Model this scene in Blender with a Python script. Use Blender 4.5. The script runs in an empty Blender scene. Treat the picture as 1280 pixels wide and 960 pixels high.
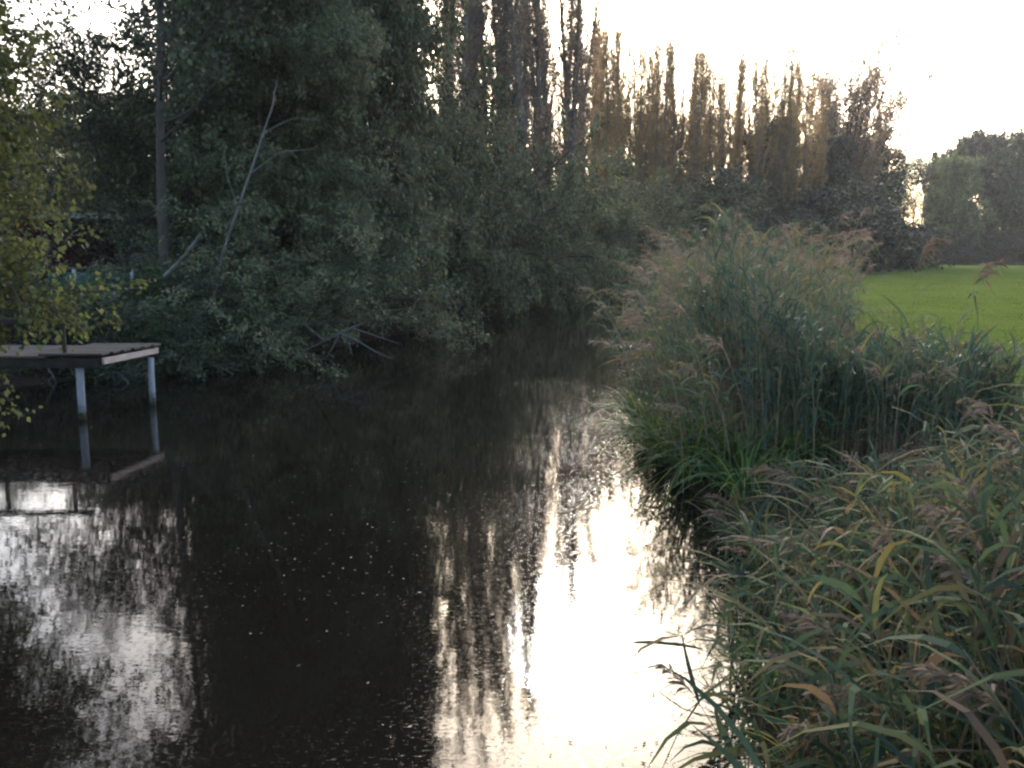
import bpy, math, random
import numpy as np

scene = bpy.context.scene
COL = scene.collection
R = math.radians
NP = np.random.default_rng

# ------------------------------------------------------------------ camera
PITCH, FPX, EYE = R(8.2), 1108.0, 2.2
cam_d = bpy.data.cameras.new("camera"); cam = bpy.data.objects.new("camera", cam_d); COL.objects.link(cam)
cam.location = (0, 0, EYE); cam.rotation_euler = (R(90) - PITCH, 0, 0)
cam_d.sensor_width = 36; cam_d.lens = 36 * FPX / 1280; cam_d.clip_end = 3000; cam_d.clip_start = .05
scene.camera = cam


def at(px, py, d):
    """point of the place seen at photo pixel (px, py), d metres ahead"""
    a, b = (px - 640) / FPX, (480 - py) / FPX
    v = np.array([a, math.cos(PITCH) + b * math.sin(PITCH), -math.sin(PITCH) + b * math.cos(PITCH)])
    return np.array([0, 0, EYE]) + v * (d / v[1])


# ------------------------------------------------------------------ tagging and meshes
def tag(o, label=None, cat=None, group=None, kind=None):
    if label: o['label'] = label
    if cat: o['category'] = cat
    if group: o['group'] = group
    if kind: o['kind'] = kind
    return o


def empty(name, loc=(0, 0, 0), rz=0, sc=(1, 1, 1)):
    o = bpy.data.objects.new(name, None); COL.objects.link(o)
    o.location = loc; o.rotation_euler = (0, 0, rz); o.scale = sc; o.empty_display_size = .2
    return o


def link(name, me, parent=None):
    o = bpy.data.objects.new(name, me); COL.objects.link(o)
    if parent: o.parent = parent
    return o


def np_mesh(name, parts, mats, smooth=False):
    """parts: list of (V (n,3), F (m,k), material index)"""
    V, loops, starts, totals, mi = [], [], [], [], []
    vo = lo = 0
    for v, f, m in parts:
        v = np.asarray(v, np.float32).reshape(-1, 3); f = np.asarray(f, np.int64)
        if len(f) == 0: continue
        k = f.shape[1]
        V.append(v); loops.append((f + vo).ravel())
        starts.append(lo + np.arange(len(f)) * k); totals.append(np.full(len(f), k))
        mi.append(np.broadcast_to(np.asarray(m), (len(f),)))
        vo += len(v); lo += f.size
    V = np.concatenate(V); loops = np.concatenate(loops); starts = np.concatenate(starts); totals = np.concatenate(totals); mi = np.concatenate(mi)
    me = bpy.data.meshes.new(name)
    me.vertices.add(len(V)); me.vertices.foreach_set("co", V.ravel())
    me.loops.add(len(loops)); me.loops.foreach_set("vertex_index", loops.astype(np.int32))
    me.polygons.add(len(starts)); me.polygons.foreach_set("loop_start", starts.astype(np.int32))
    me.polygons.foreach_set("loop_total", totals.astype(np.int32))
    me.polygons.foreach_set("material_index", mi.astype(np.int32))
    me.polygons.foreach_set("use_smooth", np.full(len(starts), smooth))
    for m in mats: me.materials.append(m)
    me.update(calc_edges=True); me.validate()
    return me


def unit(a):
    return a / np.maximum(np.linalg.norm(a, axis=-1, keepdims=True), 1e-9)


def tube(pts, rad, k=5, cap=True):
    pts = np.asarray(pts, float); rad = np.asarray(rad, float); n = len(pts)
    t = unit(np.gradient(pts, axis=0))
    ref = np.where(np.abs(t[:, 2:3]) > .9, np.array([[1., 0, 0]]), np.array([[0, 0, 1.]]))
    if abs(t[0, 2]) > .8: ref = np.tile([[1., 0, 0]], (n, 1))
    else: ref = np.tile([[0, 0, 1.]], (n, 1)) if np.all(np.abs(t[:, 2]) < .97) else ref
    a = unit(np.cross(t, ref)); b = np.cross(t, a)
    ang = np.arange(k) * 2 * math.pi / k
    V = pts[:, None] + rad[:, None, None] * (a[:, None] * np.cos(ang)[None, :, None] + b[:, None] * np.sin(ang)[None, :, None])
    i = np.arange(n - 1)[:, None] * k; j = np.arange(k)[None]; j2 = (j + 1) % k
    F = np.stack([i + j, i + j2, i + k + j2, i + k + j], -1).reshape(-1, 4)
    return V.reshape(-1, 3), F


def box(c, s, rz=0.0, ry=0.0):
    """bevelled box"""
    sx, sy, sz = [q / 2 for q in s]; b = min(s) * .08
    P = []
    for z, ins in ((-sz, b), (-sz + b, 0), (sz - b, 0), (sz, b)):
        x, y = sx - ins, sy - ins
        P += [(-x + b, -y, z), (x - b, -y, z), (x, -y + b, z), (x, y - b, z), (x - b, y, z), (-x + b, y, z), (-x, y - b, z), (-x, -y + b, z)]
    P = np.array(P)
    if ry:
        cc, ss = math.cos(ry), math.sin(ry); P = P @ np.array([[cc, 0, -ss], [0, 1, 0], [ss, 0, cc]])
    cc, ss = math.cos(rz), math.sin(rz); P = P @ np.array([[cc, ss, 0], [-ss, cc, 0], [0, 0, 1]])
    F = []
    for l in range(3):
        for j in range(8):
            F.append((l * 8 + j, l * 8 + (j + 1) % 8, l * 8 + 8 + (j + 1) % 8, l * 8 + 8 + j))
    F += [(0, 7, 6, 1), (1, 6, 5, 2), (2, 5, 4, 3)]
    F += [(25, 30, 31, 24), (26, 29, 30, 25), (27, 28, 29, 26)]
    return P + np.array(c), np.array(F)


# ------------------------------------------------------------------ materials
def mat(name):
    m = bpy.data.materials.new(name); m.use_nodes = True
    nt = m.node_tree; nt.nodes.clear()
    out = nt.nodes.new('ShaderNodeOutputMaterial')
    return m, nt, out


def ramp(nt, stops, interp='LINEAR'):
    r = nt.nodes.new('ShaderNodeValToRGB'); r.color_ramp.interpolation = interp
    el = r.color_ramp.elements
    while len(el) > 1: el.remove(el[-1])
    el[0].position = stops[0][0]; el[0].color = (*stops[0][1], 1)
    for p, c in stops[1:]:
        e = el.new(p); e.color = (*c, 1)
    return r


def leaf_mat(name, stops, trans=.35, rough=.5, spec=.15, var=.5):
    m, nt, out = mat(name); N = nt.nodes.new; L = nt.links.new
    g = N('ShaderNodeNewGeometry'); oi = N('ShaderNodeObjectInfo')
    r = ramp(nt, stops); L(g.outputs['Random Per Island'], r.inputs[0])
    tc = N('ShaderNodeTexCoord'); nz = N('ShaderNodeTexNoise'); nz.inputs['Scale'].default_value = .9; nz.inputs['Detail'].default_value = 2
    L(tc.outputs['Object'], nz.inputs['Vector'])
    mr = N('ShaderNodeMapRange'); mr.inputs[1].default_value = .3; mr.inputs[2].default_value = .7
    mr.inputs[3].default_value = 1 - var; mr.inputs[4].default_value = 1 + var; L(nz.outputs[0], mr.inputs[0])
    mr2 = N('ShaderNodeMapRange'); mr2.inputs[3].default_value = .82; mr2.inputs[4].default_value = 1.18; L(oi.outputs['Random'], mr2.inputs[0])
    mu = N('ShaderNodeMath'); mu.operation = 'MULTIPLY'; L(mr.outputs[0], mu.inputs[0]); L(mr2.outputs[0], mu.inputs[1])
    hs = N('ShaderNodeHueSaturation'); L(r.outputs[0], hs.inputs['Color']); L(mu.outputs[0], hs.inputs['Value'])
    p = N('ShaderNodeBsdfPrincipled'); L(hs.outputs[0], p.inputs['Base Color'])
    p.inputs['Roughness'].default_value = rough; p.inputs['Specular IOR Level'].default_value = spec
    if trans > 0:
        t = N('ShaderNodeBsdfTranslucent'); h2 = N('ShaderNodeHueSaturation'); h2.inputs['Saturation'].default_value = 1.15; h2.inputs['Value'].default_value = 1.25
        L(hs.outputs[0], h2.inputs['Color']); L(h2.outputs[0], t.inputs['Color'])
        mx = N('ShaderNodeMixShader'); mx.inputs[0].default_value = trans
        L(p.outputs[0], mx.inputs[1]); L(t.outputs[0], mx.inputs[2]); L(mx.outputs[0], out.inputs[0])
    else:
        L(p.outputs[0], out.inputs[0])
    return m


def rough_mat(name, c1, c2, scale=6.0, rough=.85, bump=.4, stretch=(1, 1, 1), spec=.2):
    m, nt, out = mat(name); N = nt.nodes.new; L = nt.links.new
    tc = N('ShaderNodeTexCoord'); mp = N('ShaderNodeMapping'); mp.inputs['Scale'].default_value = stretch
    L(tc.outputs['Object'], mp.inputs[0])
    nz = N('ShaderNodeTexNoise'); nz.inputs['Scale'].default_value = scale; nz.inputs['Detail'].default_value = 7; nz.inputs['Roughness'].default_value = .65
    L(mp.outputs[0], nz.inputs['Vector'])
    r = ramp(nt, [(.3, c1), (.7, c2)]); L(nz.outputs[0], r.inputs[0])
    p = N('ShaderNodeBsdfPrincipled'); p.inputs['Roughness'].default_value = rough; p.inputs['Specular IOR Level'].default_value = spec
    L(r.outputs[0], p.inputs['Base Color'])
    b = N('ShaderNodeBump'); b.inputs['Strength'].default_value = bump; b.inputs['Distance'].default_value = .02
    L(nz.outputs[0], b.inputs['Height']); L(b.outputs[0], p.inputs['Normal']); L(p.outputs[0], out.inputs[0])
    return m


M_bark = rough_mat('dark_bark', (.035, .03, .026), (.085, .075, .065), 8, stretch=(1, 1, .3))
M_pbark = rough_mat('poplar_bark', (.09, .075, .065), (.19, .16, .135), 5, stretch=(1, 1, .3))
M_palebark = rough_mat('pale_dead_bark', (.085, .08, .078), (.18, .17, .165), 7, stretch=(1, 1, .4))
M_twig = rough_mat('grey_twig', (.07, .07, .065), (.15, .15, .14), 9)
M_alder = leaf_mat('alder_leaf', [(0, (0.039, 0.049, 0.032)), (.5, (0.063, 0.078, 0.046)), (.85, (0.091, 0.107, 0.059)), (1, (0.146, 0.140, 0.061))], .3)
M_willow = leaf_mat('willow_leaf', [(0, (0.054, 0.067, 0.043)), (.5, (0.086, 0.103, 0.062)), (.85, (0.120, 0.142, 0.079)), (1, (0.180, 0.156, 0.072))], .32)
M_bramble = leaf_mat('bramble_leaf', [(0, (0.040, 0.055, 0.032)), (.55, (0.063, 0.083, 0.041)), (.85, (0.081, 0.103, 0.046)), (1, (0.138, 0.098, 0.052))], .3)
M_hazel = leaf_mat('hazel_leaf', [(0, (0.060, 0.075, 0.031)), (.5, (0.089, 0.106, 0.043)), (.85, (0.136, 0.145, 0.055)), (1, (0.170, 0.145, 0.055))], .5)
M_green = leaf_mat('nettle_leaf', [(0, (.035, .07, .024)), (.6, (.055, .10, .03)), (1, (.10, .14, .04))], .35)
M_poplar = leaf_mat('poplar_leaf', [(0, (.16, .115, .06)), (.5, (.26, .18, .085)), (.85, (.34, .23, .085)), (1, (.40, .27, .08))], .6, var=.25)
M_browny = leaf_mat('brown_poplar_leaf', [(0, (.14, .11, .09)), (.5, (.22, .165, .13)), (.85, (.28, .205, .14)), (1, (.34, .24, .12))], .65, var=.25)
M_far = leaf_mat('far_leaf', [(0, (.035, .05, .026)), (.5, (.055, .075, .036)), (1, (.09, .10, .042))], .25)
M_farwillow = leaf_mat('far_willow_leaf', [(0, (.07, .09, .045)), (.5, (.10, .125, .06)), (1, (.15, .165, .07))], .3)
M_fardark = leaf_mat('hedge_leaf', [(0, (.022, .03, .024)), (.5, (.034, .044, .033)), (1, (.055, .06, .036))], .2)
M_reed = leaf_mat('reed_leaf', [(0, (.036, .056, .042)), (.35, (.056, .083, .052)), (.62, (.075, .104, .052)), (.74, (.115, .13, .06)), (.82, (.15, .13, .055)), (.91, (.16, .115, .07)), (1, (.12, .085, .058))], .33, rough=.7, spec=.06, var=.3)
M_wall = leaf_mat('blue_green_reed_leaf', [(0, (.028, .048, .038)), (.5, (.045, .072, .05)), (.82, (.07, .095, .05)), (1, (.15, .12, .06))], .3, rough=.6, spec=.15, var=.4)
M_stem = leaf_mat('reed_stem', [(0, (.10, .10, .05)), (.5, (.20, .155, .095)), (1, (.28, .20, .13))], .1, var=.2)
M_plume = leaf_mat('reed_plume', [(0, (.10, .075, .058)), (.5, (.17, .13, .10)), (1, (.26, .20, .155))], .3, rough=.8, spec=.05, var=.2)
M_dry = leaf_mat('dry_litter', [(0, (.04, .027, .02)), (.6, (.075, .052, .036)), (1, (.18, .14, .095))], .15)
M_sedge = leaf_mat('sedge_blade', [(0, (.04, .085, .04)), (.5, (.07, .125, .045)), (.85, (.14, .20, .05)), (1, (.30, .26, .07))], .4, rough=.6, spec=.15)
M_grass = leaf_mat('grass_blade', [(0, (.065, .10, .022)), (.6, (.09, .125, .032)), (1, (.14, .15, .045))], .4, spec=.02)
M_float = leaf_mat('leaf_or_glint_fleck', [(0, (.05, .04, .025)), (.7, (.10, .08, .055)), (1, (.26, .22, .17))], .1)  # colours both drifting leaf bits and flecks imitating ripple glints
M_deck = rough_mat('weathered_deck_wood', (.05, .042, .034), (.12, .10, .08), 10, stretch=(.3, 3, 1))
M_fascia = rough_mat('pale_timber', (.34, .26, .22), (.52, .42, .36), 9, stretch=(3, .3, 1))
M_dark = rough_mat('wet_dark_timber', (.022, .018, .016), (.05, .043, .038), 9)
M_post = rough_mat('white_painted_post', (.24, .255, .29), (.40, .42, .47), 7, rough=.5, stretch=(1, 1, .4))
def stain(m):
    nt = m.node_tree; p = next(n for n in nt.nodes if n.type == 'BSDF_PRINCIPLED'); r = p.inputs['Base Color'].links[0].from_socket
    g = nt.nodes.new('ShaderNodeNewGeometry'); sp = nt.nodes.new('ShaderNodeSeparateXYZ'); nt.links.new(g.outputs['Position'], sp.inputs[0])
    nz = nt.nodes.new('ShaderNodeTexNoise'); nz.inputs['Scale'].default_value = 22
    nt.links.new(g.outputs['Position'], nz.inputs['Vector'])
    ad = nt.nodes.new('ShaderNodeMath'); ad.operation = 'MULTIPLY_ADD'; ad.inputs[1].default_value = -.22; nt.links.new(nz.outputs[0], ad.inputs[0]); nt.links.new(sp.outputs[2], ad.inputs[2])
    mr = nt.nodes.new('ShaderNodeMapRange'); mr.inputs[1].default_value = -.07; mr.inputs[2].default_value = .10; nt.links.new(ad.outputs[0], mr.inputs[0])
    mx = nt.nodes.new('ShaderNodeMix'); mx.data_type = 'RGBA'; mx.inputs[6].default_value = (.035, .035, .02, 1)
    nt.links.new(mr.outputs[0], mx.inputs[0]); nt.links.new(r, mx.inputs[7]); nt.links.new(mx.outputs[2], p.inputs['Base Color'])


M_jpost = rough_mat('stained_white_post', (.22, .235, .26), (.42, .44, .48), 9, rough=.6, stretch=(1, 1, .3)); stain(M_jpost)
M_red = rough_mat('dark_red_board', (.022, .005, .007), (.042, .009, .012), 5, stretch=(6, 1, .3))
M_trim = rough_mat('pale_trim', (.24, .235, .22), (.36, .35, .33), 6, rough=.6)
M_roof = rough_mat('felt_roof', (.03, .03, .032), (.06, .058, .06), 12)
M_teal = rough_mat('teal_sheet', (.02, .075, .085), (.035, .12, .13), 4, rough=.55)


def ground_material():
    m, nt, out = mat('ground_cover'); N = nt.nodes.new; L = nt.links.new
    at_ = N('ShaderNodeAttribute'); at_.attribute_name = 'field'
    tc = N('ShaderNodeTexCoord')
    n1 = N('ShaderNodeTexNoise'); n1.inputs['Scale'].default_value = .3; n1.inputs['Detail'].default_value = 6
    n2 = N('ShaderNodeTexNoise'); n2.inputs['Scale'].default_value = 9; n2.inputs['Detail'].default_value = 8; n2.inputs['Roughness'].default_value = .7
    for n in (n1, n2): L(tc.outputs['Object'], n.inputs['Vector'])
    g1 = ramp(nt, [(.3, (.066, .098, .022)), (.7, (.10, .130, .036))]); L(n1.outputs[0], g1.inputs[0])
    g2 = ramp(nt, [(.25, (.6, .6, .6)), (.75, (1.25, 1.25, 1.2))]); L(n2.outputs[0], g2.inputs[0])
    mg = N('ShaderNodeMix'); mg.data_type = 'RGBA'; mg.blend_type = 'MULTIPLY'; mg.inputs[0].default_value = 1
    L(g1.outputs[0], mg.inputs[6]); L(g2.outputs[0], mg.inputs[7])
    d1 = ramp(nt, [(.3, (.022, .017, .013)), (.7, (.06, .045, .032))]); L(n2.outputs[0], d1.inputs[0])
    mx = N('ShaderNodeMix'); mx.data_type = 'RGBA'; L(at_.outputs['Fac'], mx.inputs[0]); L(d1.outputs[0], mx.inputs[6]); L(mg.outputs[2], mx.inputs[7])
    p = N('ShaderNodeBsdfPrincipled'); p.inputs['Roughness'].default_value = .9; p.inputs['Specular IOR Level'].default_value = 0
    L(mx.outputs[2], p.inputs['Base Color'])
    b = N('ShaderNodeBump'); b.inputs['Strength'].default_value = .8; b.inputs['Distance'].default_value = .06
    L(n2.outputs[0], b.inputs['Height']); L(b.outputs[0], p.inputs['Normal']); L(p.outputs[0], out.inputs[0])
    return m


def water_material():
    m, nt, out = mat('river_water'); N = nt.nodes.new; L = nt.links.new
    tc = N('ShaderNodeTexCoord')
    def noise(scale, st, rot, det=2):
        mp = N('ShaderNodeMapping'); mp.inputs['Scale'].default_value = st; mp.inputs['Rotation'].default_value = (0, 0, rot)
        L(tc.outputs['Object'], mp.inputs[0])
        n = N('ShaderNodeTexNoise'); n.inputs['Scale'].default_value = scale; n.inputs['Detail'].default_value = det
        L(mp.outputs[0], n.inputs['Vector']); return n
    a = noise(14, (1, 1.7, 1), .3, 3); b = noise(2.2, (1, 2.2, 1), -.2, 2); c = noise(.25, (1, 1, 1), 0, 2)
    msk = N('ShaderNodeMapRange'); msk.inputs[1].default_value = .42; msk.inputs[2].default_value = .66; msk.inputs[3].default_value = .35; msk.inputs[4].default_value = 1.0
    L(c.outputs[0], msk.inputs[0])
    m1 = N('ShaderNodeMath'); m1.operation = 'MULTIPLY'; L(a.outputs[0], m1.inputs[0]); L(msk.outputs[0], m1.inputs[1])
    f = noise(24, (1, 2.8, 1), .12, 2)
    fm = N('ShaderNodeMapRange'); fm.inputs[1].default_value = .62; fm.inputs[2].default_value = .85; fm.inputs[3].default_value = 0; fm.inputs[4].default_value = 3.4
    L(f.outputs[0], fm.inputs[0])
    m3 = N('ShaderNodeMath'); m3.operation = 'MULTIPLY'; L(fm.outputs[0], m3.inputs[0]); L(msk.outputs[0], m3.inputs[1])
    m4 = N('ShaderNodeMath'); m4.operation = 'ADD'; L(m1.outputs[0], m4.inputs[0]); L(m3.outputs[0], m4.inputs[1])
    m2 = N('ShaderNodeMath'); m2.operation = 'MULTIPLY_ADD'; L(b.outputs[0], m2.inputs[0]); m2.inputs[1].default_value = 1.6; L(m4.outputs[0], m2.inputs[2])
    bm = N('ShaderNodeBump'); bm.inputs['Strength'].default_value = 1; bm.inputs['Distance'].default_value = .00045
    L(m2.outputs[0], bm.inputs['Height'])
    p = N('ShaderNodeBsdfPrincipled'); p.inputs['Base Color'].default_value = (.007, .006, .0045, 1)
    p.inputs['Roughness'].default_value = .02; p.inputs['IOR'].default_value = 1.333
    L(bm.outputs[0], p.inputs['Normal']); L(p.outputs[0], out.inputs[0])
    return m


# ------------------------------------------------------------------ ground and river
LB = np.array([(-60, -5), (-4, -4.4), (2, -4.0), (5.5, -4.9), (8, -5.9), (9.5, -8.0), (11, -9.2), (14, -9.0), (16, -7.6), (20, -4.7), (29, -1.9), (40, 1.3), (50, 4.4), (60, 9.5), (72, 20), (80, 28)])
RB = np.array([(-60, -.4), (0, .6), (3, .98), (4, 1.18), (6, 1.64), (7.4, 1.78), (8.4, 1.62), (11, 1.52), (13.6, 1.95), (20, 3.2), (31, 4.8), (50, 8.5), (60, 14.), (72, 24), (80, 30)])
xl = lambda y: np.interp(y, LB[:, 0], LB[:, 1])
xr = lambda y: np.interp(y, RB[:, 0], RB[:, 1])
sst = lambda t: np.clip(t, 0, 1) ** 2 * (3 - 2 * np.clip(t, 0, 1))


def ground_z(x, y):
    l, r = xl(y), xr(y)
    ins = np.minimum(x - l, r - x)
    chan = -.9 * sst(ins / 1.2)
    left = .75 * sst((l - x) / 2.2) + .05 * np.sin(x * .9) * sst((l - x) / 3)
    dr = x - r
    right = .22 * sst(dr / .8) + .5 * sst((dr - 2.8 - 2.6 * sst((9.8 - y) / 2.0)) / 3.2)
    z = np.where(ins > 0, chan, np.where(x <= l, left, right))
    fade = sst((y - 72) / 8)
    return z * (1 - fade) + .74 * fade


def field_mask(x, y):
    r = xr(y)
    f = sst((x - r - 3.4) / 1.6) * sst((y - 7.5) / 2)
    f2 = sst((y - 82) / 6)
    return np.maximum(f, f2 * .9)


def axis(lo, hi, dlo, dhi, step, grow=1.13):
    a = list(np.arange(dlo, dhi, step)); s = step; v = a[-1]
    while v < hi: s *= grow; v += s; a.append(v)
    s = step; v = a[0]; pre = []
    while v > lo: s *= grow; v -= s; pre.append(v)
    return np.array(pre[::-1] + a)


gx = axis(-900, 900, -12, 16, .28); gy = axis(-120, 1500, -3, 60, .4)
X, Y = np.meshgrid(gx, gy)
rg = NP(3)
Z = ground_z(X, Y) + np.where(np.abs(X) < 60, rg.normal(0, .012, X.shape), 0)
nx, ny = len(gx), len(gy)
i = (np.arange(ny - 1)[:, None] * nx + np.arange(nx - 1)[None]).ravel()
gF = np.stack([i, i + 1, i + nx + 1, i + nx], -1)
me = np_mesh('ground', [(np.stack([X, Y, Z], -1).reshape(-1, 3), gF, 0)], [ground_material()], True)
att = me.attributes.new('field', 'FLOAT', 'POINT'); att.data.foreach_set('value', field_mask(X, Y).ravel().astype(np.float32))
tag(link('ground', me), kind='structure')

wy = np.concatenate([np.arange(-60, 74, 1.0)])
wl, wr = xl(wy) - .6, xr(wy) + .6
wV = np.concatenate([np.stack([wl, wy, wy * 0], -1), np.stack([wr, wy, wy * 0], -1)])
k = np.arange(len(wy) - 1); n = len(wy)
me = np_mesh('water', [(wV, np.stack([k, k + n, k + n + 1, k + 1], -1), 0)], [water_material()], True)
tag(link('river', me), kind='structure')


# ------------------------------------------------------------------ plants: branches and leaves
class Plant:
    def __init__(s, seed):
        s.rng = NP(seed); s.parts = []; s.P = []; s.D = []

    def limb(s, p, d, L, r0, r1, nseg, wander, trop, k):
        pts = [np.array(p, float)]; d = np.array(d, float)
        st = L / nseg; ds = []
        for q in range(nseg):
            d = d + s.rng.normal(0, wander, 3) + np.array(trop) * (q + 1) / nseg
            d /= np.linalg.norm(d); ds.append(d.copy()); pts.append(pts[-1] + d * st)
        pts = np.array(pts); rad = np.linspace(r0, r1, nseg + 1)
        s.parts.append((*tube(pts, rad, k), 0))
        return pts, np.array(ds + [ds[-1]]), rad

    def spot(s, pts, t):
        f = t * (len(pts) - 1); a = int(min(f, len(pts) - 2)); return pts[a] + (pts[a + 1] - pts[a]) * (f - a), a

    def off(s, d, ang):
        a = np.cross(d, s.rng.normal(0, 1, 3)); a /= np.linalg.norm(a)
        v = d * math.cos(ang) + a * math.sin(ang); return v / np.linalg.norm(v)

    def leaves_on(s, pts, ds, n, spread):
        t = s.rng.random(n) ** .8 * (len(pts) - 1.001); a = t.astype(int)
        p = pts[a] + (pts[a + 1] - pts[a]) * (t - a)[:, None] + s.rng.normal(0, spread, (n, 3))
        s.P.append(p); s.D.append(ds[a])

    def build(s, leaf, wl, droop, along=.5, jit=.9):
        P = np.concatenate(s.P); D = np.concatenate(s.D); n = len(P); rg = s.rng
        D = unit(D * along + rg.normal(0, jit * .6, (n, 3)) + np.array([0, 0, -droop]))
        N = unit(rg.normal(0, 1, (n, 3)) + np.array([0, 0, .8])); S = unit(np.cross(D, N)); N = np.cross(S, D)
        L = leaf * rg.uniform(.65, 1.3, n)[:, None]; W = L * wl * .5
        cu = L * rg.uniform(-.1, .25, n)[:, None]
        V = np.stack([P, P + D * L * .4 + S * W - N * cu * .3, P + D * L - N * cu, P + D * L * .4 - S * W - N * cu * .3], 1).reshape(-1, 3)
        b = np.arange(n)[:, None] * 4
        F = np.concatenate([b + np.array([[0, 1, 2]]), b + np.array([[0, 2, 3]])])
        return V, F


def poplar(seed, H=26., leaf=.17, brown=False, dens=1.0, wide=1.0):
    T = Plant(seed); rg = T.rng
    pts, ds, rad = T.limb((0, 0, -.3), (0, 0, 1), H * .95, .24, .02, 18, .018, (0, 0, .02), 7)
    z = .07
    while z < .99:
        p, a = T.spot(pts, z)
        prof = min(1, .4 + z * 2.0) * (1 - .8 * max(0, z - .4) / .6)
        L = wide * rg.uniform(1.4, 4.2) * prof + .4
        d = T.off(np.array([0, 0, 1.]), R(rg.uniform(9, 26)))
        q, qd, qr = T.limb(p, d, L, max(.012, rad[a] * .28), .006, 5, .05, (0, 0, .2), 3)
        thick = dens * rg.uniform(.1, 1.5) * (1.75 - 1.35 * z)
        T.leaves_on(q[2:], qd[2:], int(L * 4 * thick), .07)
        for _ in range(int(3 + L * 2.4)):
            t = rg.uniform(.1, 1); c, ca = T.spot(q, t)
            l2 = rg.uniform(.35, 1.1); w, wd, _r = T.limb(c, T.off(qd[ca], R(rg.uniform(10, 34))), l2 * 1.2, .011, .006, 3, .07, (0, 0, .2), 3)
            n = int(l2 * 8.5 * thick * rg.uniform(0, 2))
            if n: T.leaves_on(w, wd, n, .06)
        z += rg.uniform(.005, .0105)
    V, F = T.build(leaf, .85, .25)
    lm = M_browny if brown else M_poplar
    return np_mesh('poplar_trunk', T.parts, [M_pbark], True), np_mesh('poplar_crown', [(V, F, 0)], [lm])


def tree(seed, H, rad_, start, nb, leaf, wl, lmat, bark, up=.12, ang=(40, 75), lean=(0, 0), tr=.2, ldens=22, nsub=7, ntw=5, droop=.4, shape=1.0, twl=(.5, 1.1), bend=.03, spread=.09, rag=0):
    """single trunk, spreading crown"""
    T = Plant(seed); rg = T.rng
    pts, ds, rd = T.limb((0, 0, -.3), unit(np.array([lean[0], lean[1], 1.])), H * .95, tr, tr * .12, 14, bend, (0, 0, .03), 8)
    for b in range(nb):
        z = start + (1 - start) * ((b + rg.random()) / nb) ** .9 * .99
        p, a = T.spot(pts, z); u = (z - start) / (1 - start)
        prof = (math.sin(math.pi * min(1, .18 + .8 * u)) ** .7) if shape else (1 - .8 * u)
        L = rad_ * (.25 + .8 * prof) * (rg.uniform(.7, 1.15) if rag == 0 else rg.uniform(.7 - rag, 1.15 + rag * .35))
        d = T.off(np.array([0, 0, 1.]), R(rg.uniform(*ang) * (1 - .35 * u)))
        q, qd, qr = T.limb(p, d, L, max(.02, rd[a] * .4), .012, 6, .09, (0, 0, up), 4)
        for c_ in range(int(nsub * (.5 + L / rad_))):
            t = rg.uniform(.22, 1); c, ca = T.spot(q, t)
            l2 = L * rg.uniform(.18, .42); w, wd, _r = T.limb(c, T.off(qd[ca], R(rg.uniform(25, 65))), l2, .014, .006, 4, .12, (0, 0, up - droop * .35), 3)
            for _ in range(ntw):
                e, ea = T.spot(w, rg.uniform(.2, 1)); l3 = rg.uniform(*twl)
                x, xd, _r = T.limb(e, T.off(wd[ea], R(rg.uniform(20, 60))), l3, .006, .003, 3, .12, (0, 0, -droop * .5), 3)
                n = int(l3 * ldens * rg.uniform(.5, 1.4))
                if n: T.leaves_on(x, xd, n, spread)
    V, F = T.build(leaf, wl, droop)
    return np_mesh('tree_trunk', T.parts, [bark], True), np_mesh('tree_crown', [(V, F, 0)], [lmat])


def shrub(seed, H, rad_, nst, leaf, wl, lmat, bark, ldens=20, nsub=9, ntw=4, droop=.5, arch=-.25, twl=(.35, .8), spread=.08, maxang=65, th=1.0):
    """many stems arching out of one stool, leafy to the ground"""
    T = Plant(seed); rg = T.rng
    for b in range(nst):
        az = rg.uniform(0, 2 * math.pi); an = R(maxang) * rg.random() ** .7
        d = np.array([math.cos(az) * math.sin(an), math.sin(az) * math.sin(an), math.cos(an)])
        L = (H * math.cos(an) + rad_ * 1.15 * math.sin(an)) * rg.uniform(.75, 1.12)
        q, qd, qr = T.limb((d[0] * .3, d[1] * .3, -.2), d, L, .045 * th, .01 * th, 8, .06 if th == 1 else .035, (0, 0, arch * math.sin(an) * 1.2), 4)
        for c_ in range(nsub):
            t = rg.uniform(.12, 1); c, ca = T.spot(q, t)
            l2 = rg.uniform(.12, .32) * L * (1.1 - .5 * t); w, wd, _r = T.limb(c, T.off(qd[ca], R(rg.uniform(25, 70) * (1 if th == 1 else .6))), l2, .012 * th, .005 * th, 4, .12, (0, 0, -droop * .2), 3)
            for _ in range(ntw):
                e, ea = T.spot(w, rg.uniform(.15, 1)); l3 = rg.uniform(*twl)
                x, xd, _r = T.limb(e, T.off(wd[ea], R(rg.uniform(20, 60))), l3, .005 * th, .0025 * th, 3, .12, (0, 0, -droop * .5), 3)
                n = int(l3 * ldens * rg.uniform(.5, 1.5))
                if n: T.leaves_on(x, xd, n, spread)
    V, F = T.build(leaf, wl, droop)
    return np_mesh('shrub_stems', T.parts, [bark], True), np_mesh('shrub_leaves', [(V, F, 0)], [lmat])


USED = []


def plant(name, proto, x, y, label, cat, group=None, rz=0, s=1.0, sx=None, z=None, parts=('trunk', 'crown')):
    zz = float(ground_z(np.array(float(x)), np.array(float(y)))) if z is None else z
    e = empty(name, (x, y, zz), rz, (sx or s, sx or s, s))
    link(parts[0], proto[0], e); link(parts[1], proto[1], e)
    tag(e, label, cat, group); USED.append(label)
    return e


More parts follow.
